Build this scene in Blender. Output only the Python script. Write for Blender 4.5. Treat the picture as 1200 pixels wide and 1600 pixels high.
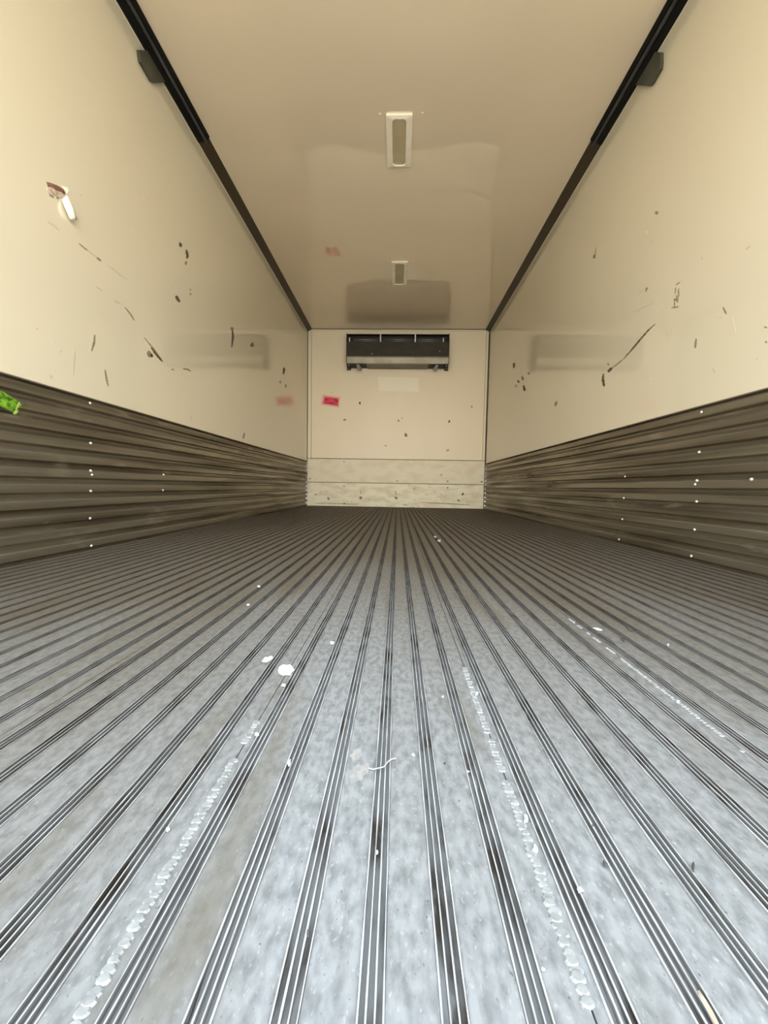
import bpy, bmesh, math, random
from mathutils import Matrix, Vector
random.seed(7)
for o in list(bpy.data.objects): bpy.data.objects.remove(o)
SC = bpy.context.scene
COL = SC.collection

# ------------------------------------------------------------------ camera
F = 602.0                      # focal length in pixels of the 1200x1600 frame
YAW, PIT, ROLL = 0.0340, 0.0645, 0.0168
CX, CH = 0.0329, 0.2833
def _mm(a, b): return [[sum(a[i][k]*b[k][j] for k in range(3)) for j in range(3)] for i in range(3)]
cy, sy, cp, sp, cr, sr = math.cos(YAW), math.sin(YAW), math.cos(PIT), math.sin(PIT), math.cos(ROLL), math.sin(ROLL)
M = _mm([[cr,-sr,0],[sr,cr,0],[0,0,1]], _mm([[1,0,0],[0,cp,-sp],[0,sp,cp]], [[cy,0,sy],[0,1,0],[-sy,0,cy]]))
def w(v): return Vector((v[0], v[2], -v[1]))       # (right, down, forward) -> blender
right, down, fwd = w(M[0]), w(M[1]), w(M[2])
cam_d = bpy.data.cameras.new('camera'); cam = bpy.data.objects.new('camera', cam_d); COL.objects.link(cam)
cam_d.sensor_fit = 'VERTICAL'; cam_d.sensor_height = 36.0; cam_d.lens = F/1600*36.0
cam_d.clip_start = 0.01; cam_d.clip_end = 500
R3 = Matrix((right, -down, -fwd)).transposed()
cam.matrix_world = Matrix.Translation((CX, 0, CH)) @ R3.to_4x4()
SC.camera = cam

# ------------------------------------------------------------------ sky, sun, exposure
SC.view_settings.view_transform = 'Standard'; SC.view_settings.look = 'None'
SC.view_settings.gamma = 1.0; SC.view_settings.use_curve_mapping = False
SC.view_settings.exposure = 1.80
wd = bpy.data.worlds.new('sky'); SC.world = wd; wd.use_nodes = True
nt = wd.node_tree; nt.nodes.clear()
wo = nt.nodes.new('ShaderNodeOutputWorld'); bg = nt.nodes.new('ShaderNodeBackground')
tc = nt.nodes.new('ShaderNodeTexCoord'); sx = nt.nodes.new('ShaderNodeSeparateXYZ'); rp = nt.nodes.new('ShaderNodeValToRGB')
nt.links.new(tc.outputs['Generated'], sx.inputs[0]); nt.links.new(sx.outputs['Z'], rp.inputs[0])
nt.links.new(rp.outputs[0], bg.inputs[0]); nt.links.new(bg.outputs[0], wo.inputs[0])
el = rp.color_ramp.elements
el[0].position = 0.0; el[0].color = (1.26, 1.15, 0.97, 1)
el[1].position = 0.75; el[1].color = (0.93, 1.15, 1.38, 1)
e = rp.color_ramp.elements.new(0.22); e.color = (1.00, 1.00, 0.97, 1)
bg.inputs[1].default_value = 1.9
sd = bpy.data.lights.new('sun', 'SUN'); so = bpy.data.objects.new('sun', sd); COL.objects.link(so)
sd.energy = 1.6; sd.angle = 0.02; sd.color = (1.0, 0.93, 0.80)
so.location = (3, 12, 12)
so.rotation_euler = Vector((-0.50, -0.30, -0.95)).to_track_quat('-Z', 'Y').to_euler()

# ------------------------------------------------------------------ dimensions (metres)
W, H, L = 2.49, 2.4376, 5.4378
XL, XR = -W/2, W/2
RP, PH, HL = 0.0456, 0.0236, 0.6273
YS = 0.10                      # the open rear sill
def ray(px, py):
    a, b = (px-600)/F, (py-800)/F
    return right*a + down*b + fwd
C0 = Vector((CX, 0, CH))
def on(px, py, axis, val):      # where the sight line of a picture point meets a wall, floor or ceiling plane
    d = ray(px, py); t = (val-C0[axis])/d[axis]
    return C0 + d*t
def lw(px, py, x=XL): return on(px, py, 0, x)
def rw(px, py, x=XR): return on(px, py, 0, x)
def bw(px, py, y=L): return on(px, py, 1, y)
def fl(px, py, z=0.0): return on(px, py, 2, z)
def ce(px, py, z=H): return on(px, py, 2, z)

# ------------------------------------------------------------------ materials
def mat(name, col, rough=0.5, metal=0.0, spec=0.5, coat=0.0, col2=None, scale=(4,4,4), detail=5, lo=0.35, hi=0.65, bump=0.0, bscale=(40,40,40), bdist=0.002,
        rough2=None, dirt=None, bump2=0.0, b2scale=(1,1,1), b2dist=0.02, spots=None):  # dirt: brown dirt tint that also paints light fall-off with depth
    m = bpy.data.materials.new(name); m.use_nodes = True
    n, l = m.node_tree.nodes, m.node_tree.links
    b = n['Principled BSDF']
    b.inputs['Base Color'].default_value = (*col, 1); b.inputs['Roughness'].default_value = rough
    b.inputs['Metallic'].default_value = metal; b.inputs['Specular IOR Level'].default_value = spec
    t = n.new('ShaderNodeNewGeometry')
    if coat:
        b.inputs['Coat Weight'].default_value = coat; b.inputs['Coat Roughness'].default_value = 0.03; b.inputs['Coat IOR'].default_value = 2.1
    def noise(sc, det=detail, distort=0.0):
        mp = n.new('ShaderNodeMapping'); mp.inputs['Scale'].default_value = sc
        l.new(t.outputs['Position'], mp.inputs[0])
        x = n.new('ShaderNodeTexNoise'); x.inputs['Scale'].default_value = 1.0; x.inputs['Detail'].default_value = det
        x.inputs['Distortion'].default_value = distort
        l.new(mp.outputs[0], x.inputs['Vector']); return x.outputs['Fac']
    def rng(s, a, c, x=0.0, y=1.0):
        r = n.new('ShaderNodeMapRange'); r.inputs[1].default_value = a; r.inputs[2].default_value = c
        r.inputs[3].default_value = x; r.inputs[4].default_value = y; l.new(s, r.inputs[0]); return r.outputs[0]
    def mix(f, a, c):
        x = n.new('ShaderNodeMix'); x.data_type = 'RGBA'
        l.new(f, x.inputs[0])
        for i, s in ((6, a), (7, c)):
            if isinstance(s, tuple): x.inputs[i].default_value = (*s, 1)
            else: l.new(s, x.inputs[i])
        return x.outputs[2]
    cur = col
    if col2:
        f = rng(noise(scale), lo, hi); cur = mix(f, col, col2)
        if rough2 is not None: l.new(rng(f, 0, 1, rough, rough2), b.inputs['Roughness'])
    for (c3, sc, a, c) in (spots or []):
        cur = mix(rng(noise(sc, 3), a, c), cur, c3)
    if dirt:   # brown dirt towards back and edges; thickening with depth paints light fall-off into colour
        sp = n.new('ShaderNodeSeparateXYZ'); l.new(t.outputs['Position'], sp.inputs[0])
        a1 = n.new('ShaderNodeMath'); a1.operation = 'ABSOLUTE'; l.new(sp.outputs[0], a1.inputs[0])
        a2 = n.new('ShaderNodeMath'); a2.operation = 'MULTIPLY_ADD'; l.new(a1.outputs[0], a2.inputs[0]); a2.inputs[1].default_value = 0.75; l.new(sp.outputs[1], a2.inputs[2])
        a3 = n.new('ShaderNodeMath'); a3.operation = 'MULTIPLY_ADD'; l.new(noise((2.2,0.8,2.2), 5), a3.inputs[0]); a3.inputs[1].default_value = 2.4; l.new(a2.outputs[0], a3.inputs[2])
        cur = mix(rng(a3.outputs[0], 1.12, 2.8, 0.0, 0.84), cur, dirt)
    if not isinstance(cur, tuple): l.new(cur, b.inputs['Base Color'])
    last = None
    for (s, sc, dist, det) in ((bump2, b2scale, b2dist, 1), (bump, bscale, bdist, 4)):
        if s:
            bp = n.new('ShaderNodeBump'); bp.inputs['Strength'].default_value = s; bp.inputs['Distance'].default_value = dist
            l.new(noise(sc, det), bp.inputs['Height'])
            if last: l.new(last, bp.inputs['Normal'])
            last = bp.outputs[0]
            if coat and dist == b2dist: l.new(last, b.inputs['Coat Normal'])
    if last: l.new(last, b.inputs['Normal'])
    return m

MW = mat('cream_laminate', (0.70,0.625,0.465), 0.4, spec=0.05, coat=1.0, bump=0.05, bscale=(60,60,9), bdist=0.002,
         bump2=0.0)
MC = mat('cream_ceiling_laminate', (0.81,0.675,0.50), 0.4, spec=0.05, coat=1.0, bump=0.03, bscale=(40,40,40), bdist=0.002,
         bump2=0.8, b2scale=(1.3,1.6,1.3), b2dist=0.02)
MB = mat('cream_bulkhead_panel', (0.92,0.80,0.60), 0.4, col2=(0.90,0.78,0.57), scale=(3,3,1), bump=0.05)
MK = mat('scuffed_kick_panel', (0.88,0.80,0.60), 0.5, col2=(0.78,0.67,0.47), scale=(5,5,9), lo=0.42, hi=0.75, bump=0.15,
         spots=[((0.25,0.19,0.12), (22,22,30), 0.70, 0.80)])
MBT = mat('pale_bulkhead_trim', (0.90,0.81,0.62), 0.35)
MKB = mat('dirty_kick_panel', (0.92,0.86,0.64), 0.5, col2=(0.74,0.64,0.43), scale=(5,5,14), lo=0.42, hi=0.72, bump=0.15,
         spots=[((0.22,0.16,0.10), (16,16,40), 0.66, 0.76)])
MLIN = mat('weathered_liner_aluminium', (0.34,0.30,0.225), 0.36, metal=0.8, col2=(0.14,0.11,0.07), scale=(24,0.9,24), lo=0.40, hi=0.66, rough2=0.5,
         bump=0.25, bscale=(60,3,60), bdist=0.0015, spots=[((0.44,0.40,0.31), (18,5,18), 0.62, 0.78)])
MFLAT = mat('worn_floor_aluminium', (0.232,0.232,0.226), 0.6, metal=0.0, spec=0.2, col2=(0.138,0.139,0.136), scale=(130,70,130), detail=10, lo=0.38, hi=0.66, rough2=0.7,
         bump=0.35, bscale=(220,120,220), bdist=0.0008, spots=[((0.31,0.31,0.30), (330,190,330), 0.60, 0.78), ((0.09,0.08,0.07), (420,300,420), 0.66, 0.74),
         ((0.11,0.095,0.07), (9,1.6,9), 0.56, 0.72)], dirt=(0.085,0.062,0.035))  # dirt tint also carries the floor's painted light fall-off
MFIN = mat('bright_fin_aluminium', (0.50,0.50,0.48), 0.45, metal=0.1, col2=(0.30,0.28,0.27), scale=(80,30,80), dirt=(0.04,0.028,0.015))  # dirt tint also carries painted light fall-off
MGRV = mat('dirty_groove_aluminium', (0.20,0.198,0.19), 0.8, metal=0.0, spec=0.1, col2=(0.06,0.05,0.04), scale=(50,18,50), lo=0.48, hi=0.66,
         spots=[((0.27,0.27,0.26), (90,24,90), 0.60, 0.72)], dirt=(0.03,0.02,0.01))  # dirt tint also carries painted light fall-off
MWELD = mat('weld_aluminium', (0.30,0.30,0.29), 0.45, metal=0.2, col2=(0.20,0.20,0.19), scale=(120,120,120))
MTRIM = mat('dark_brown_cove_trim', (0.034,0.021,0.009), 0.5, col2=(0.046,0.030,0.014), scale=(5,2,5))
MLIP = mat('pale_cove_lip', (0.70,0.64,0.50), 0.35)
MBLK = mat('black_painted_track', (0.004,0.0035,0.003), 0.6, spec=0.2, col2=(0.007,0.006,0.005))
MROD = mat('grey_track_roller_face', (0.12,0.12,0.125), 0.35, metal=0.6, col2=(0.07,0.07,0.07), scale=(30,6,30))
MBRK = mat('grey_green_bracket', (0.085,0.088,0.062), 0.5, metal=0.2, col2=(0.06,0.058,0.04), scale=(12,12,12))
MSEAM = mat('dark_joint', (0.16,0.12,0.075), 0.8)
MRIV = mat('rivet_aluminium', (0.60,0.57,0.51), 0.35, metal=0.2)
MFRM = mat('off_white_lamp_frame', (0.95,0.88,0.73), 0.35, col2=(0.90,0.82,0.66), scale=(14,14,14))
MLENS = mat('unlit_yellowed_lamp_lens', (0.52,0.44,0.27), 0.35, col2=(0.46,0.38,0.23), scale=(10,6,10))
MLDK = mat('dark_lamp_edge', (0.13,0.10,0.06), 0.6)
MEV = mat('dark_evaporator_panel', (0.040,0.034,0.022), 0.5, col2=(0.028,0.023,0.014), scale=(6,6,20))
MEVK = mat('black_evaporator_cavity', (0.010,0.008,0.007), 0.6)
MEVL = mat('grey_evaporator_lip', (0.33,0.30,0.22), 0.4, metal=0.2, col2=(0.26,0.23,0.16), scale=(8,8,8))
MEVU = mat('olive_drip_pan', (0.22,0.19,0.125), 0.5, col2=(0.17,0.13,0.085), scale=(5,5,5))
MTUBE = mat('bluish_coil_tube', (0.16,0.15,0.17), 0.35, metal=0.6)
MBKT = mat('pale_steel_bracket', (0.75,0.72,0.66), 0.4)
MMOT = mat('mauve_grey_fan_motor', (0.34,0.30,0.30), 0.45)
MLAB = mat('pale_blank_label', (0.97,0.90,0.72), 0.5)
MPINK = mat('hot_pink_sticker', (0.86,0.05,0.13), 0.45, col2=(0.70,0.035,0.09), scale=(25,25,25))
MPINKE = mat('pale_pink_sticker_edge', (0.86,0.52,0.40), 0.5)
MINK = mat('dark_red_print', (0.35,0.01,0.02), 0.6)
MDK = mat('dark_scuff', (0.10,0.075,0.045), 0.6)
MMD = mat('brown_scuff', (0.26,0.20,0.13), 0.6)
MFT = mat('faint_scuff', (0.50,0.43,0.31), 0.5)
MVF = mat('very_faint_scuff', (0.60,0.525,0.39), 0.4)
MRED = mat('exposed_brown_core', (0.10,0.035,0.02), 0.8, col2=(0.28,0.13,0.09), scale=(60,60,60))
MPEEL = mat('white_torn_laminate', (0.92,0.90,0.76), 0.4)
MTEAR = mat('pinkish_torn_fibre', (0.66,0.54,0.44), 0.8, col2=(0.34,0.26,0.18), scale=(80,80,80))
MFLK = mat('white_paper_flake', (0.46,0.46,0.45), 0.8)
MCHIP = mat('bright_metal_burr', (0.40,0.40,0.39), 0.4)
MWOOD = mat('splinter_wood', (0.42,0.33,0.25), 0.8, col2=(0.24,0.17,0.11), scale=(90,30,90))
MBARK = mat('dark_crumb', (0.05,0.045,0.04), 0.8)
MGRN = mat('green_webbing', (0.17,0.36,0.012), 0.7, col2=(0.03,0.10,0.003), scale=(70,70,70), lo=0.42, hi=0.62, bump=0.6, bscale=(300,300,300), bdist=0.002)
MGRNE = mat('frayed_green_fibre', (0.42,0.46,0.10), 0.8)
MGND = mat('yard_concrete', (0.50,0.44,0.35), 0.9, col2=(0.42,0.37,0.30), scale=(0.8,0.8,0.8))
MSHELL = mat('white_body_shell', (0.7,0.68,0.62), 0.5)

# ------------------------------------------------------------------ mesh helpers
def link(name, me, parent=None, loc=(0,0,0)):
    o = bpy.data.objects.new(name, me); COL.objects.link(o); o.location = loc
    if parent: o.parent = parent
    return o
def mesh(name, verts, faces, mats, idx=None, smooth=False):
    me = bpy.data.meshes.new(name); me.from_pydata([tuple(v) for v in verts], [], faces)
    for m in (mats if isinstance(mats, (list,tuple)) else [mats]): me.materials.append(m)
    if idx: me.polygons.foreach_set('material_index', idx)
    if smooth: me.polygons.foreach_set('use_smooth', [True]*len(me.polygons))
    me.update(); return me
def bmfix(me):
    bm = bmesh.new(); bm.from_mesh(me); bmesh.ops.recalc_face_normals(bm, faces=bm.faces[:]); bm.to_mesh(me); bm.free(); return me
def box(a, b, m, name='b', bev=0.0):
    bm = bmesh.new(); bmesh.ops.create_cube(bm, size=1)
    c = [(a[i]+b[i])/2 for i in range(3)]; s = [abs(b[i]-a[i]) for i in range(3)]
    for v in bm.verts: v.co = Vector((c[i]+v.co[i]*s[i] for i in range(3)))
    if bev: bmesh.ops.bevel(bm, geom=bm.edges[:], offset=bev, segments=2, affect='EDGES')
    me = bpy.data.meshes.new(name); bm.to_mesh(me); bm.free(); me.materials.append(m); return me
def extr(profile, y0, y1, mats, idx=None, name='p', ny=1, jit=0.0, closed=True):
    """profile (x,z) closed loop, extruded along y; idx = material per side"""
    n = len(profile); vs = []; fs = []; mi = []
    for k in range(ny+1):
        y = y0+(y1-y0)*(k/ny)
        for (x, z) in profile: vs.append((x+random.uniform(-jit, jit), y, z+random.uniform(-jit, 0)))
    for k in range(ny):
        for i in range(n if closed else n-1):
            j = (i+1) % n
            fs.append((k*n+i, k*n+j, (k+1)*n+j, (k+1)*n+i)); mi.append(idx[i] if idx else 0)
    if closed:
        fs.append(tuple(range(n))[::-1]); fs.append(tuple(ny*n+i for i in range(n))); mi += [0, 0]
    return bmfix(mesh(name, vs, fs, mats, mi))
def tube(pts, r, m, seg=8, name='t'):
    vs = []; fs = []
    for k, p in enumerate(pts):
        p = Vector(p); d = Vector(pts[min(k+1, len(pts)-1)])-Vector(pts[max(k-1, 0)]); d.normalize()
        u = d.orthogonal().normalized(); v = d.cross(u)
        if k: # keep frame coherent
            u = (pu-d*pu.dot(d)).normalized(); v = d.cross(u)
        pu = u
        rr = r[k] if isinstance(r, (list,tuple)) else r
        for s in range(seg):
            a = 2*math.pi*s/seg; vs.append(p+u*math.cos(a)*rr+v*math.sin(a)*rr)
    for k in range(len(pts)-1):
        for s in range(seg):
            t = (s+1) % seg; fs.append((k*seg+s, k*seg+t, (k+1)*seg+t, (k+1)*seg+s))
    fs.append(tuple(range(seg))[::-1]); fs.append(tuple((len(pts)-1)*seg+s for s in range(seg)))
    return bmfix(mesh(name, vs, fs, m, smooth=True))
def empty(name, loc, label=None, cat=None, group=None, kind=None):
    o = bpy.data.objects.new(name, None); COL.objects.link(o); o.location = loc; o.empty_display_size = 0.05
    tag(o, label, cat, group, kind); return o
def tag(o, label=None, cat=None, group=None, kind=None):
    for k, v in (('label', label), ('category', cat), ('group', group), ('kind', kind)):
        if v: o[k] = v
    return o
def child(name, me, parent, label=None):
    """part whose mesh is in world coordinates, under a parent standing at parent.location"""
    o = bpy.data.objects.new(name, me); COL.objects.link(o); o.parent = parent
    o.matrix_parent_inverse = Matrix.Translation(parent_world(parent)).inverted()
    if label: o['label'] = label
    return o
def parent_world(p):
    v = Vector((0,0,0))
    while p is not None:
        if p.matrix_parent_inverse.to_translation().length > 0: return v+p.location if p.parent is None else Vector((0,0,0))
        v += p.location; p = p.parent
    return v

# ------------------------------------------------------------------ setting
ground = tag(link('ground', box((-40,-60,-1.30), (40,30,-1.20), MGND)), 'pale concrete yard outside the open rear of the truck body', kind='structure')

floor = tag(link('floor', box((XL-0.05,YS,-0.12), (XR+0.05,L+0.05,-0.034), MSHELL)), 'ribbed aluminium truck floor running to the back wall', kind='structure')
ceiling = tag(link('ceiling', box((XL-0.08,YS,H), (XR+0.08,L+0.08,H+0.08), MC)), 'glossy cream laminate ceiling of the truck body', kind='structure')
def wall_mesh(sg, x):
    pr = [(x, H), (x, HL), (x-sg*0.0155, HL-0.001), (x-sg*0.0155, -0.12), (x-sg*0.09, -0.12), (x-sg*0.09, H)]
    return extr(pr, YS, L+0.08, [MW, MSEAM], [0,1,1,1,0,0])
wall_left = tag(link('wall_left', wall_mesh(1, XL)), 'glossy cream left wall with scuffs above a ribbed metal liner', kind='structure')
wall_right = tag(link('wall_right', wall_mesh(-1, XR)), 'glossy cream right wall with scratches above a ribbed metal liner', kind='structure')
wall_back = tag(link('wall_back', box((XL,L,-0.03), (XR,L+0.08,H), MSEAM)), 'cream end wall of stacked panels below the cooling unit', kind='structure')

# floor planks: one extrusion of six pitches, each pitch with a comb of fins and grooves
G = 0.0152
PW = 6*RP
def plank_profile():
    top = [(0.0006, 0.0)]
    for i in range(6):
        c = 0.016+i*RP
        a, b = c-G/2, c+G/2
        top += [(a-0.0065, 0.0), (a-0.0012, -0.0013), (a-0.0002, -0.0013), (a-0.0002, -0.0095), (b+0.0002, -0.0095), (b+0.0002, -0.0008), (b+0.0018, 0.0)]
    top += [(PW-0.0006, 0.0), (PW-0.0006, -0.033), (0.0006, -0.033)]
    return top
pp = plank_profile()
def mk_comb(j):
    e, g, f = 0.0010, 0.0037, 0.00105
    zt, zb = 0.0000, -0.0040
    pr = [(-G/2, zt)]; ix = []
    x = -G/2
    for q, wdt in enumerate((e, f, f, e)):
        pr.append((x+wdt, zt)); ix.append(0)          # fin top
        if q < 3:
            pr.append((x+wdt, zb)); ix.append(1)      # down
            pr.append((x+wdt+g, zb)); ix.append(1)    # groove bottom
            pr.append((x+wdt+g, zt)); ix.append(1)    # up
        x += wdt+g
    pr += [(G/2, -0.0093), (-G/2, -0.0093)]; ix += [0, 0, 0]
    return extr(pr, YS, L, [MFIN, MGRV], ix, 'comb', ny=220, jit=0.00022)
combs = [mk_comb(j) for j in range(5)]
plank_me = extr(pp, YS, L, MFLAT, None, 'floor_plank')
x0 = PH+3*RP-0.016
k = 0
for s in range(-5, 4):
    px = x0+s*PW
    p = link('floor_plank', plank_me, floor, (px, 0, 0))
    for i in range(6):
        link('grooved_rib', combs[k % 5], p, (0.016+i*RP, 0, 0)); k += 1
# narrow edge strips against the walls
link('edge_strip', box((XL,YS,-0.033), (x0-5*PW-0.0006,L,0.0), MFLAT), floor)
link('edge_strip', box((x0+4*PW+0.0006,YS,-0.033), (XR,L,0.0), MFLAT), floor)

# stacked-coin weld beads along the plank seams
def bead(x, y0, y1, strength=1.0):
    vs = []; fs = []; y = y0
    while y < y1:
        r = 0.0046*random.uniform(0.85, 1.15)*strength; h = 0.0016*random.uniform(0.5, 1.2)*strength
        cx = x-0.001+random.uniform(-0.0008, 0.0008); base = len(vs); n = 10
        vs.append((cx, y+0.0012, h))
        for rr, hh in ((0.72, h*0.95), (1.0, -0.0002)):
            for q in range(n):
                a = 2*math.pi*q/n; vs.append((cx+math.cos(a)*r*rr, y+math.sin(a)*r*rr*0.75, hh))
        for q in range(n):
            t = (q+1) % n
            fs.append((base, base+1+q, base+1+t)); fs.append((base+1+q, base+1+n+q, base+1+n+t, base+1+t))
        y += random.uniform(0.0034, 0.0058)
        if random.random() < 0.05: y += random.uniform(0.01, 0.03)
    return mesh('weld_bead', vs, fs, MWELD)
for s, a, b, st in ((-1,0.12,0.44,0.95), (0,0.12,0.60,0.95), (1,0.42,0.85,0.7)):
    o = link('weld_bead', bead(x0+s*PW, a, b, st), floor); o['kind'] = 'stuff'
    o['label'] = 'silvery weld bead of stacked ripples'

# wall liners: ribbed aluminium planks, one object each
NP = 11; PZ = HL/NP
def liner_profile(sign):
    d, r = 0.013, -0.004
    z = [(0.0, r), (0.009, r), (0.014, d-0.002), (0.016, d), (PZ-0.016, d), (PZ-0.013, d-0.001), (PZ-0.004, r+0.002), (PZ-0.0004, r)]
    pr = [(sign*a, zz) for zz, a in z] + [(-sign*0.006, PZ-0.0004), (-sign*0.006, 0.0)]
    return pr
def riv_me():
    bm = bmesh.new(); bmesh.ops.create_uvsphere(bm, u_segments=10, v_segments=6, radius=0.0058)
    me = bpy.data.meshes.new('rivet'); bm.to_mesh(me); bm.free(); me.materials.append(MRIV)
    me.polygons.foreach_set('use_smooth', [True]*len(me.polygons)); return me
RIV = riv_me()
for side, wl, xw in ((1, wall_left, XL-0.0085), (-1, wall_right, XR+0.0085)):
    prof = liner_profile(side)
    me = extr(prof, YS, L, MLIN, None, 'liner_plank')
    planks = []
    for i in range(NP):
        p = link('liner_plank', me, wl, (xw, 0, i*PZ+0.0003)); planks.append(p)
    spots = [(140,630),(141,690),(141,732),(143,742),(141,770),(140,810),(142,853),(255,741),(254,768)] if side == 1 else \
            [(1097,644),(1093,706),(1090,747),(1087,757),(1089,787),(1086,829),(1081,869),(977,750),(975,782),(973,813),(968,843),(1175,746)]
    for (a, b) in spots:
        q = on(a, b, 0, xw+side*0.011); i = min(NP-1, max(0, int(q.z/PZ)))
        zz = min(max(q.z-i*PZ, 0.018), PZ-0.012)
        r = link('rivet', RIV, planks[i], (side*0.0125, q.y, zz))
    # dark top joint and the little cap edge that finishes the liner
    link('liner_cap', box((min(xw,xw+side*0.0125),YS,HL), (max(xw,xw+side*0.0125),L,HL+0.004), MSEAM), wl)
# lighter repair patches and dark notches on the right liner near the back
for (a, b, c, d) in ((826,737,829,745),(858,752,862,763)):
    q0, q1 = on(a, b, 0, XR-0.004), on(c, d, 0, XR-0.004)
    child('liner_notch', box((XR-0.0045,min(q0.y,q1.y),q1.z), (XR-0.002,max(q0.y,q1.y)+0.03,q0.z), MSEAM), wall_right)
q0 = on(470, 739, 0, XL+0.004)
child('liner_notch', box((XL+0.002,q0.y-0.25,q0.z-0.012), (XL+0.0055,L-0.03,q0.z+0.012), MSEAM), wall_left)

# back wall: upper panel, two kick panels, side trims, top angle
zA = bw(600, 718).z; zB = bw(600, 755).z
child('upper_panel', box((XL+0.055,L-0.012,zA+0.006), (XR-0.045,L+0.002,H-0.02), MB, bev=0.002), wall_back)
child('kick_panel', box((XL+0.003,L-0.022,zB+0.004), (XR-0.012,L+0.002,zA-0.004), MK, bev=0.003), wall_back)
child('kick_panel', box((XL+0.003,L-0.024,0.004), (XR-0.014,L+0.002,zB-0.004), MKB, bev=0.003), wall_back)
child('side_trim', box((XL+0.004,L-0.016,zA+0.004), (XL+0.050,L+0.002,H-0.01), MBT, bev=0.003), wall_back)
child('side_trim', box((XR-0.040,L-0.016,zA+0.004), (XR-0.012,L+0.002,H-0.01), MBT, bev=0.003), wall_back)
child('top_angle', box((XL+0.05,L-0.030,H-0.022), (XR-0.05,L,H-0.002), MBT, bev=0.003), wall_back)
child('top_seal', box((XL+0.03,L-0.036,H-0.006), (XR-0.03,L-0.03,H), MTRIM), wall_back)
for xa, xb, wl in ((XL, XL+0.004, wall_left), (XR-0.004, XR, wall_right)):
    child('corner_seal', box((xa,L-0.030,HL+0.006), (xb,L-0.001,H-0.05), MTRIM), wl)

# unseen rear door frame: header and posts added to shade the upper walls
df = bmesh.new()
for a, b in (((XL-0.08,YS-0.08,H-0.16),(XR+0.08,YS,H+0.08)), ((XL-0.08,YS-0.08,-0.12),(XL+0.03,YS,H-0.16)), ((XR-0.03,YS-0.08,-0.12),(XR+0.08,YS,H-0.16))):
    t_ = box(a, b, MSHELL); df.from_mesh(t_)
m_ = bpy.data.meshes.new('shading_door_frame'); df.to_mesh(m_); df.free(); m_.materials.append(MSHELL)
tag(link('shading_door_frame', m_), 'white rear door frame added out of view to shade the upper walls', kind='structure')

# cove trims in the ceiling corners
CA, CB = 0.0415, 0.0637
def cove(sign, xw):
    pr = [(0,0), (sign*CB,0), (sign*(CB-0.004),-0.004), (sign*0.004,-CA+0.003), (0,-CA)]
    o = link('cove', extr([(xw+x, H+z) for x, z in pr], YS, L-0.03, MTRIM))
    return o
for n, sgn, xw in ((1, 1, XL), (2, -1, XR)):
    c = cove(sgn, xw); c.name = 'trim_%d' % n
    tag(c, 'dark brown corner trim where the %s wall meets the ceiling' % ('left' if sgn == 1 else 'right'), kind='structure')
    child('trim_lip', box((min(xw,xw+sgn*0.004),YS,H-CA-0.004), (max(xw,xw+sgn*0.004),L-0.03,H-CA), MLIP), c, 'thin pale lip along the wall edge')
    a = xw+sgn*CB
    child('trim_lip', box((min(a,a+sgn*0.003),YS,H-0.003), (max(a,a+sgn*0.003),L-0.03,H), MLIP), c, 'thin pale lip along the ceiling edge')

# door tracks
def track(sgn, xw, yend, side):
    t = empty('door_track', (xw, YS, H-0.05), 'black overhead door track on the %s side, under the dark corner trim' % side, 'door track', 'overhead door tracks')
    def P(x, z): return (xw+sgn*x, H+z)
    outer = extr([P(0.001,-CA-0.003), P(0.014,-CA-0.006), P(0.036,-CA+0.008), P(0.036,-0.020), P(0.004,-0.010)], YS, yend-0.02, MBLK)
    child('wall_flange', outer, t)
    rod = extr([P(0.037,-0.030), P(0.042,-0.034), P(0.049,-0.031), P(0.053,-0.024), P(0.046,-0.014), P(0.037,-0.016)], YS, yend, MROD)
    child('roller_channel', rod, t, 'dark grey glinting channel')
    inner = extr([P(0.054,-0.022), P(0.060,-0.022), P(0.070,-0.006), P(0.070,-0.001), P(0.052,-0.001), P(0.048,-0.012)], YS, yend-0.01, MBLK)
    child('ceiling_flange', inner, t)
    return t
yL = on(328, 213, 0, XL+0.068).y; yR = on(922, 214, 0, XR-0.068).y
tracks = [track(1, XL, yL, 'left'), track(-1, XR, yR, 'right')]
# hanging brackets (plate against the wall with a folded foot)
def bracket(sgn, xw, pts, t):
    ps = [on(a, b, 0, xw+sgn*0.010) for a, b in pts]
    n = len(ps); xo = sgn*0.016
    vs = [Vector((xw+sgn*0.001, p.y, p.z)) for p in ps]+[Vector((xw+sgn*0.016, p.y, p.z)) for p in ps]
    fs = [tuple(range(n)), tuple(range(2*n-1, n-1, -1))]+[(i, (i+1) % n, n+(i+1) % n, n+i) for i in range(n)]
    me = bmfix(mesh('bracket_plate', vs, fs, MBRK))
    bpo = child('bracket_plate', me, t, 'grey green bracket plate')
bracket(1, XL, [(216,78),(219,97),(236,127),(241,130),(258,129),(262,121),(250,98),(240,80)], tracks[0])
bracket(-1, XR, [(1034,82),(1034,98),(1033,108),(1020,131),(1016,135),(994,133),(991,126),(1004,104),(1012,80)], tracks[1])

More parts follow.
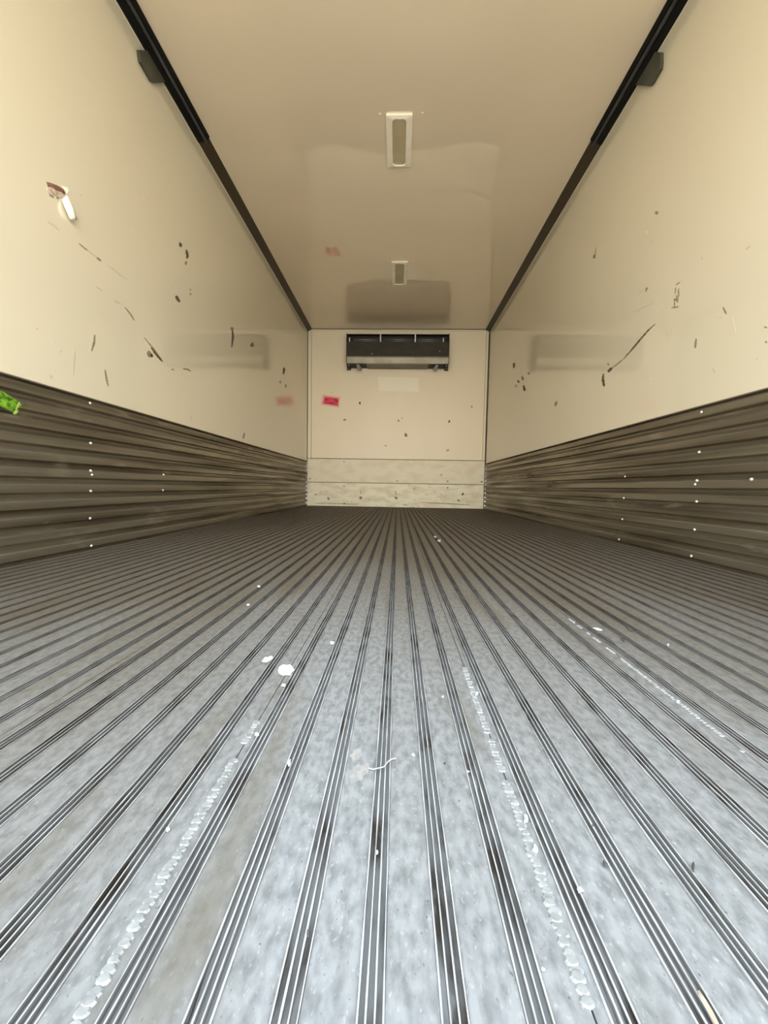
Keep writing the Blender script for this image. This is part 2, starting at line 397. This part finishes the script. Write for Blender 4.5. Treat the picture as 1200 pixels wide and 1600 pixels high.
# ------------------------------------------------------------------ ceiling lights
def ring_mesh(xa, xb, ya, yb, wx, wy0, wy1, zt, th, m, rad):
    """flat rectangular frame with a rounded-corner opening hanging th below the ceiling"""
    n = 8
    def rr(x0, x1, y0, y1, r):
        out = []
        for (cx, cyy, a0) in ((x1-r, y1-r, 0), (x0+r, y1-r, 90), (x0+r, y0+r, 180), (x1-r, y0+r, 270)):
            for q in range(n):
                a = math.radians(a0+90*q/(n-1)); out.append((cx+r*math.cos(a), cyy+r*math.sin(a)))
        return out
    o = rr(xa, xb, ya, yb, 0.004); i = rr(xa+wx, xb-wx, ya+wy0, yb-wy1, rad)
    N = len(o); vs = []
    for ringp, z in ((o, zt), (o, zt-th*0.7), (i, zt-th), (i, zt-0.001)):
        vs += [(x, y, z) for x, y in ringp]
    fs = []
    for k in range(3):
        for q in range(N):
            t = (q+1) % N; fs.append((k*N+q, k*N+t, (k+1)*N+t, (k+1)*N+q))
    return bmfix(mesh('frame', vs, fs, m))
def light(x0, x1, y0, y1, label, wx):
    t = empty('ceiling_light', ((x0+x1)/2, (y0+y1)/2, H), label, 'ceiling light')
    dy = y1-y0
    child('frame', ring_mesh(x0, x1, y0, y1, wx, 0.018, 0.016, H, 0.016, MFRM, 0.022), t)
    ln = box((x0+wx-0.004, y0+0.014, H-0.007), (x1-wx+0.004, y1-0.012, H-0.0005), MLENS, bev=0.002); child('lens', ln, t)
    for xx in (x0+wx+0.012, x1-wx-0.018):
        child('lamp_clip', box((xx, y0+0.020, H-0.010), (xx+0.012, y0+0.028, H-0.006), MLDK), t)
    child('lamp_edge_strip', box((x0+wx, y0+0.0165, H-0.0085), (x1-wx, y0+0.024, H-0.006), MLDK), t)  # dark strip along the near edge of the lens
    for xx in (x0-0.035, x1+0.055):
        bm = bmesh.new(); bmesh.ops.create_uvsphere(bm, u_segments=10, v_segments=6, radius=0.006)
        for v in bm.verts: v.co.z = v.co.z*0.5; v.co += Vector((xx, y0+0.0, H-0.0005))
        me = bpy.data.meshes.new('screw'); bm.to_mesh(me); bm.free(); me.materials.append(MFRM)
        child('screw', me, t)
    return t
a, b = ce(603,177), ce(645,177); c, d = ce(604,259), ce(638,259)
light(a.x, b.x, (a.y+b.y)/2, (c.y+d.y)/2, 'unlit ceiling light nearer the rear opening, larger with a yellowed lens', 0.036)
a, b = ce(612,408), ce(637,408); c, d = ce(613,444), ce(635,444)
light(a.x, b.x, (a.y+b.y)/2, (c.y+d.y)/2, 'small unlit ceiling light deeper in, close to the cooling unit', 0.032)

# ------------------------------------------------------------------ cooling unit on the back wall
ev = empty('cooling_unit', (0.05, L-0.012, 1.92), 'dark wide evaporator cooling unit mounted high on the cream back wall', 'cooling unit')
YF = L-0.225
xa, xb = bw(541,545,YF).x, bw(702,548,YF).x
zt = bw(621,520.5,YF).z; z1 = bw(621,533.5,YF).z; z2 = bw(621,557,YF).z; z3 = bw(621,568,YF).z
YB = L-0.013
# housing shell: two side plates, top plate and back pan
def plate(a, b, m=MEV, bev=0.002): return box(a, b, m, bev=bev)
child('side_plate', plate((xa, YF+0.004, z3), (xa+0.010, YB, zt)), ev)
child('side_plate', plate((xb-0.010, YF+0.004, z3), (xb, YB, zt)), ev)
child('top_plate', plate((xa, YF+0.03, zt-0.006), (xb, YB, zt), MEVK), ev)
child('coil_block', plate((xa+0.012, YF+0.085, z3+0.02), (xb-0.012, YB, zt-0.008), MEVK), ev)
# sloped dark front cover
pr = [(YF-0.006, z2), (YF+0.012, z1), (YF+0.020, z1+0.004), (YF+0.020, z2)]
def xprism(pr, x0, x1, m):
    n = len(pr); vs = [(x0, y, z) for y, z in pr]+[(x1, y, z) for y, z in pr]
    fs = [tuple(range(n)), tuple(range(2*n-1, n-1, -1))]+[(i, (i+1) % n, n+(i+1) % n, n+i) for i in range(n)]
    return bmfix(mesh('x', vs, fs, m))
child('front_cover', xprism(pr, xa+0.001, xb-0.001, MEV), ev)
child('front_lip', xprism([(YF-0.010, z2-0.002), (YF-0.014, z2-0.02), (YF+0.002, z3+0.002), (YF+0.020, z3), (YF+0.018, z2)], xa+0.012, xb-0.008, MEVL), ev, 'pale grey lower lip')
child('drip_pan', box((xa+0.27, YF+0.010, z3-0.012), (xb-0.27, YB, z3+0.012), MEVU, bev=0.004), ev, 'olive drip pan underneath')
for q, s in ((xa, 1), (xb, -1)):
    e0, e1 = q+s*0.012, q+s*0.27
    child('fan_recess', box((min(e0,e1), YF+0.018, z3-0.002), (max(e0,e1), YB, z3+0.02), MEVK), ev)
    c = q+s*0.15
    tb = tube([(c, YF+0.03, z3-0.004), (c+s*0.01, YF+0.075, z3-0.026), (c+s*0.02, YF+0.13, z3-0.028), (c+s*0.02, YF+0.19, z3-0.018)], [0.016, 0.027, 0.027, 0.015], MMOT, 12)
    child('fan_motor', tb, ev, 'mauve grey fan motor')
    e2 = q+s*0.04
    child('mounting_foot', box((min(q,e2), YF+0.05, z3-0.030), (max(q,e2), YB, z3), MEVK, bev=0.003), ev)
    child('foot_bolt', tube([(q+s*0.03, YF+0.04, z3-0.012), (q+s*0.03, YF+0.06, z3-0.012)], 0.007, MBKT, 8), ev)
    child('wall_stud', tube([(q-s*0.004, L-0.012, bw(541,578).z), (q-s*0.004, L-0.035, bw(541,578).z)], 0.013, MSEAM, 8), ev)
# coil tubes behind the slot and the pale hangers
zz = z1+0.018
for (a, b) in ((547,592),(597,647),(652,692)):
    X0, X1 = bw(a,528,YF).x, bw(b,528,YF).x
    child('coil_tube', tube([(X0, YF+0.035, zz+0.018), (X1, YF+0.035, zz+0.018)], 0.014, MTUBE, 10), ev)
    child('coil_tube', tube([(X0, YF+0.026, zz-0.006), (X1, YF+0.026, zz-0.006)], 0.010, MTUBE, 10), ev)
for px, wd_, lo_ in ((594.5,0.018,0), (649,0.018,0), (546,0.014,0.01), (693,0.014,0.02)):
    X = bw(px,527,YF).x
    top = zt+0.002 if lo_ == 0 else z1+0.05
    child('hanger_bracket', box((X-wd_/2, YF+0.000, z1-0.004), (X+wd_/2, YF+0.012, top), MBKT, bev=0.002), ev, 'pale hanger bracket')
for px, py in ((581,553),(687,549)):
    q = bw(px, py, YF)
    child('cover_screw', tube([(q.x, YF+0.006, q.z), (q.x, YF-0.006, q.z)], 0.010, MEVL, 8), ev)

# ------------------------------------------------------------------ labels stuck on the back wall
YP = L-0.0125
def quad_plate(ps, th, m, axis=1, sgn=-1, name='q'):
    n = len(ps); off = Vector((0,0,0)); off[axis] = sgn*th
    vs = [Vector(p) for p in ps]+[Vector(p)+off for p in ps]
    fs = [tuple(range(n)), tuple(range(2*n-1, n-1, -1))]+[(i, (i+1) % n, n+(i+1) % n, n+i) for i in range(n)]
    return bmfix(mesh(name, vs, fs, m))
ps = [bw(a, b, YP) for a, b in ((591,589),(654,590),(654.5,612),(591.5,611))]
tag(link('blank_label', quad_plate(ps, 0.0015, MLAB)), 'pale blank rectangular label on the back wall just below the cooling unit', 'label')
st = empty('pink_sticker', bw(517,626,YP), 'small tilted hot pink sticker on the left of the back wall', 'sticker')
ps = [bw(a, b, YP) for a, b in ((504,616.5),(531.5,620),(530,637),(501.5,632.5))]
child('backing', quad_plate(ps, 0.001, MPINKE), st, 'pale pink border')
ps = [bw(a, b, YP-0.0011) for a, b in ((507,619.5),(529,622.5),(528,634.5),(504.8,630.5))]
child('face', quad_plate(ps, 0.001, MPINK), st)
for a, b, c, d in ((508,623,513.5,625.5),(515,628.3,522,630),(523.5,625,528.3,628),(520,623.2,526,624.2),(509,629,516,630.4)):
    ps = [bw(x, y, YP-0.0022) for x, y in ((a,b),(c,b+0.6),(c,d+0.4),(a,d))]
    child('print_mark', quad_plate(ps, 0.0004, MINK), st)

# ------------------------------------------------------------------ scuffs, scratches and screw heads on walls
def stroke(wall, pxs, wid, m, name='scuff_mark', label=None):
    """a thin raised streak on a wall; wid in picture points at that place"""
    ax, val, sg = {'l': (0, XL, 1), 'r': (0, XR, -1), 'b': (1, YP, -1)}[wall[0]]
    if wall == 'bk': val = L-0.0245
    par = {'l': wall_left, 'r': wall_right, 'b': wall_back}[wall[0]]
    up, dn = [], []
    # densify
    pts = []
    for i in range(len(pxs)-1):
        (x0, y0), (x1, y1) = pxs[i], pxs[i+1]; n = max(1, int(math.hypot(x1-x0, y1-y0)/1.2))
        for q in range(n): pts.append((x0+(x1-x0)*q/n, y0+(y1-y0)*q/n))
    pts.append(pxs[-1])
    N = len(pts)
    for i, (x, y) in enumerate(pts):
        a, b = pts[max(0, i-1)], pts[min(N-1, i+1)]; dx, dy = b[0]-a[0], b[1]-a[1]; l = math.hypot(dx, dy) or 1
        f = math.sin(math.pi*min(max((i+0.6)/(N+0.2), 0), 1))**0.5 if N > 1 else 1
        ww = wid*0.56*(0.12+0.88*f)*random.uniform(0.6, 1.25); nx, ny = -dy/l*ww, dx/l*ww
        up.append(on(x+nx, y+ny, ax, val)); dn.append(on(x-nx, y-ny, ax, val))
    me = quad_plate(up+dn[::-1], 0.0005, m, ax, sg, name)
    child(name, me, par, label)
# left wall
for pts, wd_, m in [
    ([(74,346),(84,352),(93,361)],2.2,MFT), ([(123,380),(131,387),(138,392)],2.0,MMD), ([(138,392),(150,401),(152,403)],1.4,MFT), ([(151,402),(158,408)],3.0,MMD),
    ([(169,415),(181,424),(192,433),(199,437)],2.2,MFT), ([(150,448),(160,454)],2.2,MFT), ([(178,469),(189,475)],2.6,MFT), ([(195,480),(204,491),(210,501)],2.0,MMD),
    ([(225,527),(240,545),(255,566)],2.0,MMD), ([(236,543),(244,554),(254,565)],3.0,MDK), ([(232,548),(234,558)],5.5,MMD), ([(236,553),(238,558)],3.5,MDK),
    ([(281,379),(283,386)],5.0,MDK), ([(291,390),(293,400),(292,404)],4.0,MDK), ([(291,408),(290,414)],3.0,MMD), ([(297,451),(298,454)],2.0,MMD), ([(297,458),(298,461)],3.0,MMD),
    ([(275,462),(278,468),(281,472)],4.2,MDK), ([(267,434),(270,445)],2.0,MVF), ([(360,513),(365,514)],4.5,MMD), ([(363,515),(364,525),(362,543)],3.2,MDK), ([(395,535),(393,542)],4.5,MDK),
    ([(368,560),(372,566)],2.5,MFT), ([(394,562),(402,570)],4.0,MFT), ([(286,576),(293,577),(298,580)],2.4,MMD), ([(268,577),(272,578)],2.0,MMD),
    ([(148,523),(147,535),(143,549)],3.2,MMD), ([(117,548),(116,565),(114,590)],2.6,MFT), ([(164,577),(166,590),(169,604)],3.0,MMD), ([(82,525),(83,540)],1.5,MVF), ([(94,548),(96,551)],3,MFT),
    ([(97,568),(99,575)],2.5,MVF), ([(78,586),(82,592)],4.0,MFT), ([(57,512),(60,515)],3.5,MFT), ([(126,304),(127,306)],2.6,MFT), ([(205,357),(207,363)],3.0,MVF), ([(222,305),(226,314)],3.0,MVF),
    ([(444,574),(443,585)],3.6,MDK), ([(437,595),(439,599)],2.8,MMD), ([(446,600),(447,606)],2.4,MMD), ([(382,676),(380,686)],3.2,MMD), ([(298,650),(300,656)],3.5,MFT), ([(90,562),(100,566)],1.5,MVF),
    ]: stroke('l', pts, wd_, m)
# right wall
for pts, wd_, m in [
    ([(1024,331),(1028,334)],5.0,MMD), ([(1011,360),(1012,366)],3.0,MVF), ([(1018,374),(1019,380)],3.5,MFT), ([(932,386),(929,404)],2.6,MFT), ([(929,398),(928,404)],3.2,MMD),
    ([(997,459),(1006,453)],2.5,MFT), ([(1011,449),(1009,456)],3.0,MMD), ([(987,476),(1021,458)],1.2,MVF), ([(990,488),(1022,473)],1.4,MFT), ([(990,466),(1004,461)],1.2,MVF),
    ([(1024,506),(1013,516),(1000,531),(985,549),(974,561)],2.4,MDK), ([(974,561),(962,571),(953,578)],1.8,MMD), ([(956,575),(950,581)],4.2,MDK), ([(950,567),(951,571)],2.6,MMD),
    ([(943,584),(942,592),(944,604)],4.0,MDK), ([(1130,480),(1135,491)],3.0,MMD), ([(1123,497),(1129,495)],2.0,MFT), ([(1144,495),(1149,520)],2.0,MVF), ([(1088,529),(1087,536),(1086,544)],3.4,MMD),
    ([(1042,513),(1044,530)],4.0,MVF), ([(1052,513),(1048,533)],3.0,MVF), ([(1096,400),(1097,406)],3.0,MFT), ([(1165,390),(1172,384)],3.2,MFT), ([(1114,576),(1117,583)],3.5,MFT),
    ([(1016,590),(1018,594)],4.0,MVF), ([(1194,511),(1199,512)],2.4,MMD), ([(1196,533),(1198,536)],3.0,MMD), ([(1182,560),(1184,563)],2.6,MFT),
    ([(803,567),(803,575)],3.6,MDK), ([(809,594),(811,598)],3.2,MDK), ([(806,601),(806,605)],3.2,MMD), ([(816,588),(817,594)],3.2,MMD), ([(818,602),(820,611)],3.6,MDK), ([(824,583),(828,584)],3.0,MMD),
    ([(870,627),(867,635)],3.4,MMD), ([(1022,480),(1030,490)],1.4,MVF)]: stroke('r', pts, wd_, m)
# illegible pencil writing on the right wall
for pts, wd_ in (([(1056,445.5),(1063,440.5)],2.4), ([(1056,449),(1055,459)],1.9), ([(1061,450),(1060,455),(1061,460),(1059,467)],1.8), ([(1052.5,468.5),(1060,468)],3.0), ([(1057,470),(1060,472)],2.2),
                 ([(1054,470),(1054,479)],2.0), ([(1049,481),(1055,480),(1061,479)],2.4), ([(1058,461),(1057,466)],1.6)):
    stroke('r', pts, wd_, MMD, 'handwriting')
# back wall specks
for pts, wd_, m in [([(562,628),(562.5,632)],3.6,MDK), ([(538,655),(539,657)],4.0,MMD), ([(622,656.5),(623.5,658)],3.0,MDK), ([(628,653),(629,654)],2.4,MFT), ([(632,680.5),(636,679)],5.0,MMD),
    ([(601,696),(604,697)],2.8,MFT), ([(701,658),(703,659)],3.6,MDK), ([(699,702),(700,705)],4.0,MFT), ([(736,634),(738,637)],2.4,MFT), ([(518,613),(519,614)],2,MVF)]: stroke('b', pts, wd_, m)
for pts, wd_, m in [([(563,776),(564,780)],4.5,MMD), ([(563,766),(564,772)],1.8,MFT), ([(617,777),(621,779)],4.5,MMD), ([(618,768),(619,774)],1.8,MFT), ([(722,771),(724,773)],4.0,MDK), ([(512,777),(514,781)],3.2,MMD),
    ([(537,786),(539,788)],3.0,MMD), ([(655,785),(700,787),(735,789)],2.0,MFT), ([(490,786),(530,787),(560,788)],1.6,MFT), ([(715,781),(718,783)],2.5,MMD), ([(620,691+60),(621,752)],2.0,MDK), ([(689,741),(690,743)],2.0,MMD),
    ([(699,751),(700,753)],2.4,MMD), ([(752,752),(753,754)],2.4,MDK), ([(699,761),(700,763)],2.2,MMD), ([(484,747),(485,749)],2.0,MMD), ([(537,721),(538,722)],2.0,MMD), ([(537,759),(538,760)],2.0,MMD)]: stroke('bk', pts, wd_, m)

# torn patch of laminate on the left wall
tp = empty('torn_laminate', lw(95,312), 'torn hole with a curled white strip of laminate high on the left wall', 'torn wall patch')
def wplate(pxs, x, th, m): return quad_plate([on(a, b, 0, x) for a, b in pxs], th, m, 0, 1)
child('exposed_core', wplate([(72,284),(80,286),(90,290),(99,296),(102,302),(101,304),(96,300),(88,298),(79,292),(75,292)], XL, 0.001, MRED), tp, 'dark reddish brown exposed core')
child('torn_edge', wplate([(73,293),(79,292),(88,298),(97,301),(101,305),(99,312),(95,309),(89,306),(83,305),(76,302),(73,298)], XL, 0.0015, MTEAR), tp, 'frayed pinkish fibre')
child('top_flake', wplate([(94,290),(104,293),(106,297),(104,303),(101,298),(97,294)], XL, 0.003, MPEEL), tp)
# curled strip: a bowed tongue standing off the wall
NS = 9; vs = []; fs = []
for i in range(NS):
    f = i/(NS-1)
    l0 = (96+ (110-96)*f, 312+(344.5-312)*f); r0 = (105+(120-105)*f+1.5*math.sin(f*3.1), 305+(343-305)*f)
    bow = 0.004+0.022*math.sin(f*math.pi*0.75)
    for q in range(5):
        g = q/4; a, b = l0[0]+(r0[0]-l0[0])*g, l0[1]+(r0[1]-l0[1])*g
        p = on(a, b, 0, XL+0.001+bow*(0.25+0.75*math.sin(g*math.pi*0.6))); vs.append(p)
for i in range(NS-1):
    for q in range(4): fs.append((i*5+q, i*5+q+1, (i+1)*5+q+1, (i+1)*5+q))
me = mesh('peel', vs, fs, MPEEL, smooth=True); o = child('peeled_strip', me, tp, 'curled white strip'); md = o.modifiers.new('s', 'SOLIDIFY'); md.thickness = 0.0015
for px in ((77,303,84,307),(88,307,93,309),(97,312,103,314)):
    child('loose_fibre', wplate([(px[0],px[1]),(px[2],px[3]),(px[2]-1,px[3]+1.8),(px[0],px[1]+2)], XL+0.0016, 0.001, MMD), tp)

# ------------------------------------------------------------------ green strap end at the left edge
gs = empty('green_strap', lw(15,628,XL+0.01), 'frayed bright green webbing strap end hanging at the left edge of the picture', 'strap')
def P(a, b, d): return on(a, b, 0, XL+0.006+d)
cl = [(-70,585),(-40,598),(-12,616),(4,624),(16,631),(27,638)]
vs = []; fs = []; nq = 7
for i, (a, b) in enumerate(cl):
    for q in range(nq):
        g = q/(nq-1)-0.5
        wv = 11.5 if i < 4 else 10.0
        vs.append(P(a-g*wv*0.9, b+g*wv*1.9, 0.012+0.006*math.cos(g*9+i)))
for i in range(len(cl)-1):
    for q in range(nq-1): fs.append((i*nq+q, i*nq+q+1, (i+1)*nq+q+1, (i+1)*nq+q))
o = child('webbing', mesh('webbing', vs, fs, MGRN, smooth=True), gs); md = o.modifiers.new('s', 'SOLIDIFY'); md.thickness = 0.004
sdv = o.modifiers.new('d', 'SUBSURF'); sdv.levels = 1; sdv.render_levels = 1
for q in range(16):
    g = q/15-0.5; a, b = 27-g*9, 638+g*19
    e1 = (a+random.uniform(2,6), b+random.uniform(-2,4))
    child('frayed_thread', tube([P(a-2,b-1,0.013), P((a+e1[0])/2,(b+e1[1])/2,0.014+random.uniform(-.003,.004)), P(e1[0],e1[1],0.012)], 0.0014, MGRNE if q % 3 else MGRN, 5), gs)

# ------------------------------------------------------------------ crumbs and flakes lying on the floor
def flake(px, py, wpx, hpx, m, name, label, cat, th=0.0012, n=9, ang=0.0, group=None):
    c = fl(px, py, 0.0008)
    vs = []
    for i in range(n):
        a = 2*math.pi*i/n; r = random.uniform(0.55, 1.2)
        dx, dy = math.cos(a)*wpx/2*r, math.sin(a)*hpx/2*r
        x, y = dx*math.cos(ang)-dy*math.sin(ang), dx*math.sin(ang)+dy*math.cos(ang)
        p = fl(px+x, py+y, 0.0008); vs.append(p-c)
    top = [v*0.8+Vector((0,0,th*random.uniform(0.7,1.3))) for v in vs]
    fs = [tuple(range(n))[::-1], tuple(n+i for i in range(n))]+[(i, (i+1) % n, n+(i+1) % n, n+i) for i in range(n)]
    o = link(name, bmfix(mesh(name, vs+top, fs, m)), None, c)
    tag(o, label, cat, group)
flake(448,1047,24,19,MFLK,'paper_flake','largest white paper flake on the floor left of centre','flake',0.002,12)
flake(418,1030,20,8,MFLK,'paper_flake','long white paper flake beside the largest flake, to its upper left','flake',0.0015,10,-0.35)
flake(443,1071,8,5,MFLK,'paper_flake','tiny white flake just below the largest white flake','flake')
flake(401,1148,11,6,MFLK,'paper_flake','small white flake left of centre, nearer than the largest flake','flake')
flake(519,1004,7,5,MFLK,'paper_flake','small white flake right of the largest flake on a grooved rib','flake')
flake(404,916,6,4,MFLK,'paper_flake','bright speck on the floor at mid distance, left of the flakes','flake')
flake(388,945,8,3,MFLK,'paper_flake','dull flake just nearer than the bright mid-distance speck','flake')
flake(822,1281,12,11,MCHIP,'metal_chip','bright squarish chip by the right weld bead','chip',0.0025,6)
flake(836,1328,11,12,MCHIP,'metal_chip','pale chip on the weld bead below the squarish one','chip',0.002,7)
flake(745,1084,8,6,MCHIP,'metal_chip','small bright chip beside the weld bead, far end','chip')
flake(1059,1096,7,4,MCHIP,'metal_chip','bright chip on the right part of the floor','chip')
flake(1044,1008,5,4,MCHIP,'metal_chip','small bright chip farther right of the black gouges','chip')
flake(686,845,6,4,MFLK,'paper_flake','pale crumb far back on the floor near the end wall','flake',0.003)
flake(680,839,4,3,MFLK,'paper_flake','smaller pale crumb beside the crumb near the end wall','flake',0.003)
flake(452,1193,7,14,MFLK,'paper_flake','thin pale shred lying on a rib left of centre','flake',0.001,8,0.3)
flake(646,1180,6,4,MFLK,'paper_flake','pale crumb right of the wire near the middle','flake')
flake(692,1089,4,3,MFLK,'paper_flake','tiny pale crumb right of centre','flake')
flake(945,1350,7,12,MBARK,'dark_crumb','dark crumb on a flat strip at the right','crumb',0.002,7,-0.8)
flake(1083,1358,5,14,MBARK,'dark_crumb','thin dark sliver standing by a rib at lower right','crumb',0.003,6,-0.1)
flake(695,1193,4,4,MBARK,'dark_crumb','round dark speck right of the middle','crumb')
flake(482,1460,6,10,MBARK,'dark_crumb','black crumb in a groove at lower left of centre','crumb',0.002,7,0.2)
flake(926,1272+18,3,3,MBARK,'dark_crumb','tiny dark grain right of the squarish chip','crumb')
for a, b, ln, ag, lb in ((948,998,34,0.62,'long black gouge mark on the floor, right of centre'), (973,1000,9,0.6,'short black mark beside the long gouge'), (985,984,16,0.6,'black streak behind the long gouge mark'), (1005,1040,36,0.62,'black scrape nearer than the long gouge mark')):
    flake(a, b, ln, 5, MBARK, 'dark_sliver', lb, 'sliver', 0.001, 10, ag)
flake(934,983,16,4,MFLK,'paper_flake','pale shred at the far end of the long gouge','flake',0.001,8,0.2)
# wood splinter in a groove, bottom right
c = fl(1092,1553,0); pts = [fl(a, b, z) for a, b, z in ((1091,1548,0.0003), (1100,1565,-0.001), (1110,1583,-0.0012), (1119,1600,-0.001), (1127,1615,-0.0016))]
tag(link('wood_splinter', tube([p-c for p in pts], [0.0008,0.0016,0.0018,0.0016,0.0008], MWOOD, 6), None, c), 'brown wood splinter stuck in a groove at bottom right', 'splinter')
c = fl(600,1190,0.001); pts = [fl(a, b, 0.0022) for a, b in ((575,1200),(583,1202),(592,1200),(600,1198),(606,1190),(612,1186),(619,1185))]
tag(link('wire_strand', tube([p-c for p in pts], 0.0005, MFLK, 6), None, c), 'thin curved pale strand lying across a rib near the middle', 'strand')

flake(906,1391,14,9,MCHIP,'metal_chip','pale burr bridging the grooves beside the near weld bead','chip',0.0012,8,0.3)
flake(848,1515,10,7,MCHIP,'metal_chip','torn bright burr on a groove edge below the squarish chip','chip',0.001,7,0.8)
flake(262,1297,9,6,MCHIP,'metal_chip','bright burr on a groove edge at the left','chip',0.001,7,-0.8)
flake(589,1332,4,7,MCHIP,'metal_chip','tiny bright grain caught in the central grooves','chip',0.001,6)
flake(731,1206,6,4,MCHIP,'metal_chip','tiny bright burr on the groove edge right of the wire','chip',0.001,6)
c = fl(322,1510,-0.003); pts = [fl(a, b, -0.0030) for a, b in ((351,1432),(343,1452),(334,1475),(322,1508),(310,1540),(297,1580),(290,1600))]
tag(link('dark_packing', tube([p-c for p in pts], [0.0006,0.0014,0.0016,0.0016,0.0016,0.0016,0.0014], MBARK, 6), None, c), 'long black streak of dirt packed in a groove at lower left', 'dirt')

# chalky rubbed patch on one flat strip (thin film, part of the floor)
MSM = mat('chalky_smear', (0.26,0.235,0.21), 0.7, col2=(0.20,0.195,0.185), scale=(160,90,160), lo=0.42, hi=0.58)
for (px, py, a, b) in ((560,1208,32,38),(556,1180,20,24)):
    vs = []
    for i in range(16):
        t = 2*math.pi*i/16; r = random.uniform(0.6, 1.1); vs.append(fl(px+math.cos(t)*a/2*r-(math.sin(t)*b/2*r)*0.28, py+math.sin(t)*b/2*r, 0.0002))
    vs2 = [v+Vector((0,0,0.0002)) for v in vs]
    child('rubbed_patch', bmfix(mesh('smear', vs+vs2, [tuple(range(16))[::-1], tuple(range(16,32))]+[(i, (i+1)%16, 16+(i+1)%16, 16+i) for i in range(16)], MSM)), floor, 'chalky pinkish rubbed patch')
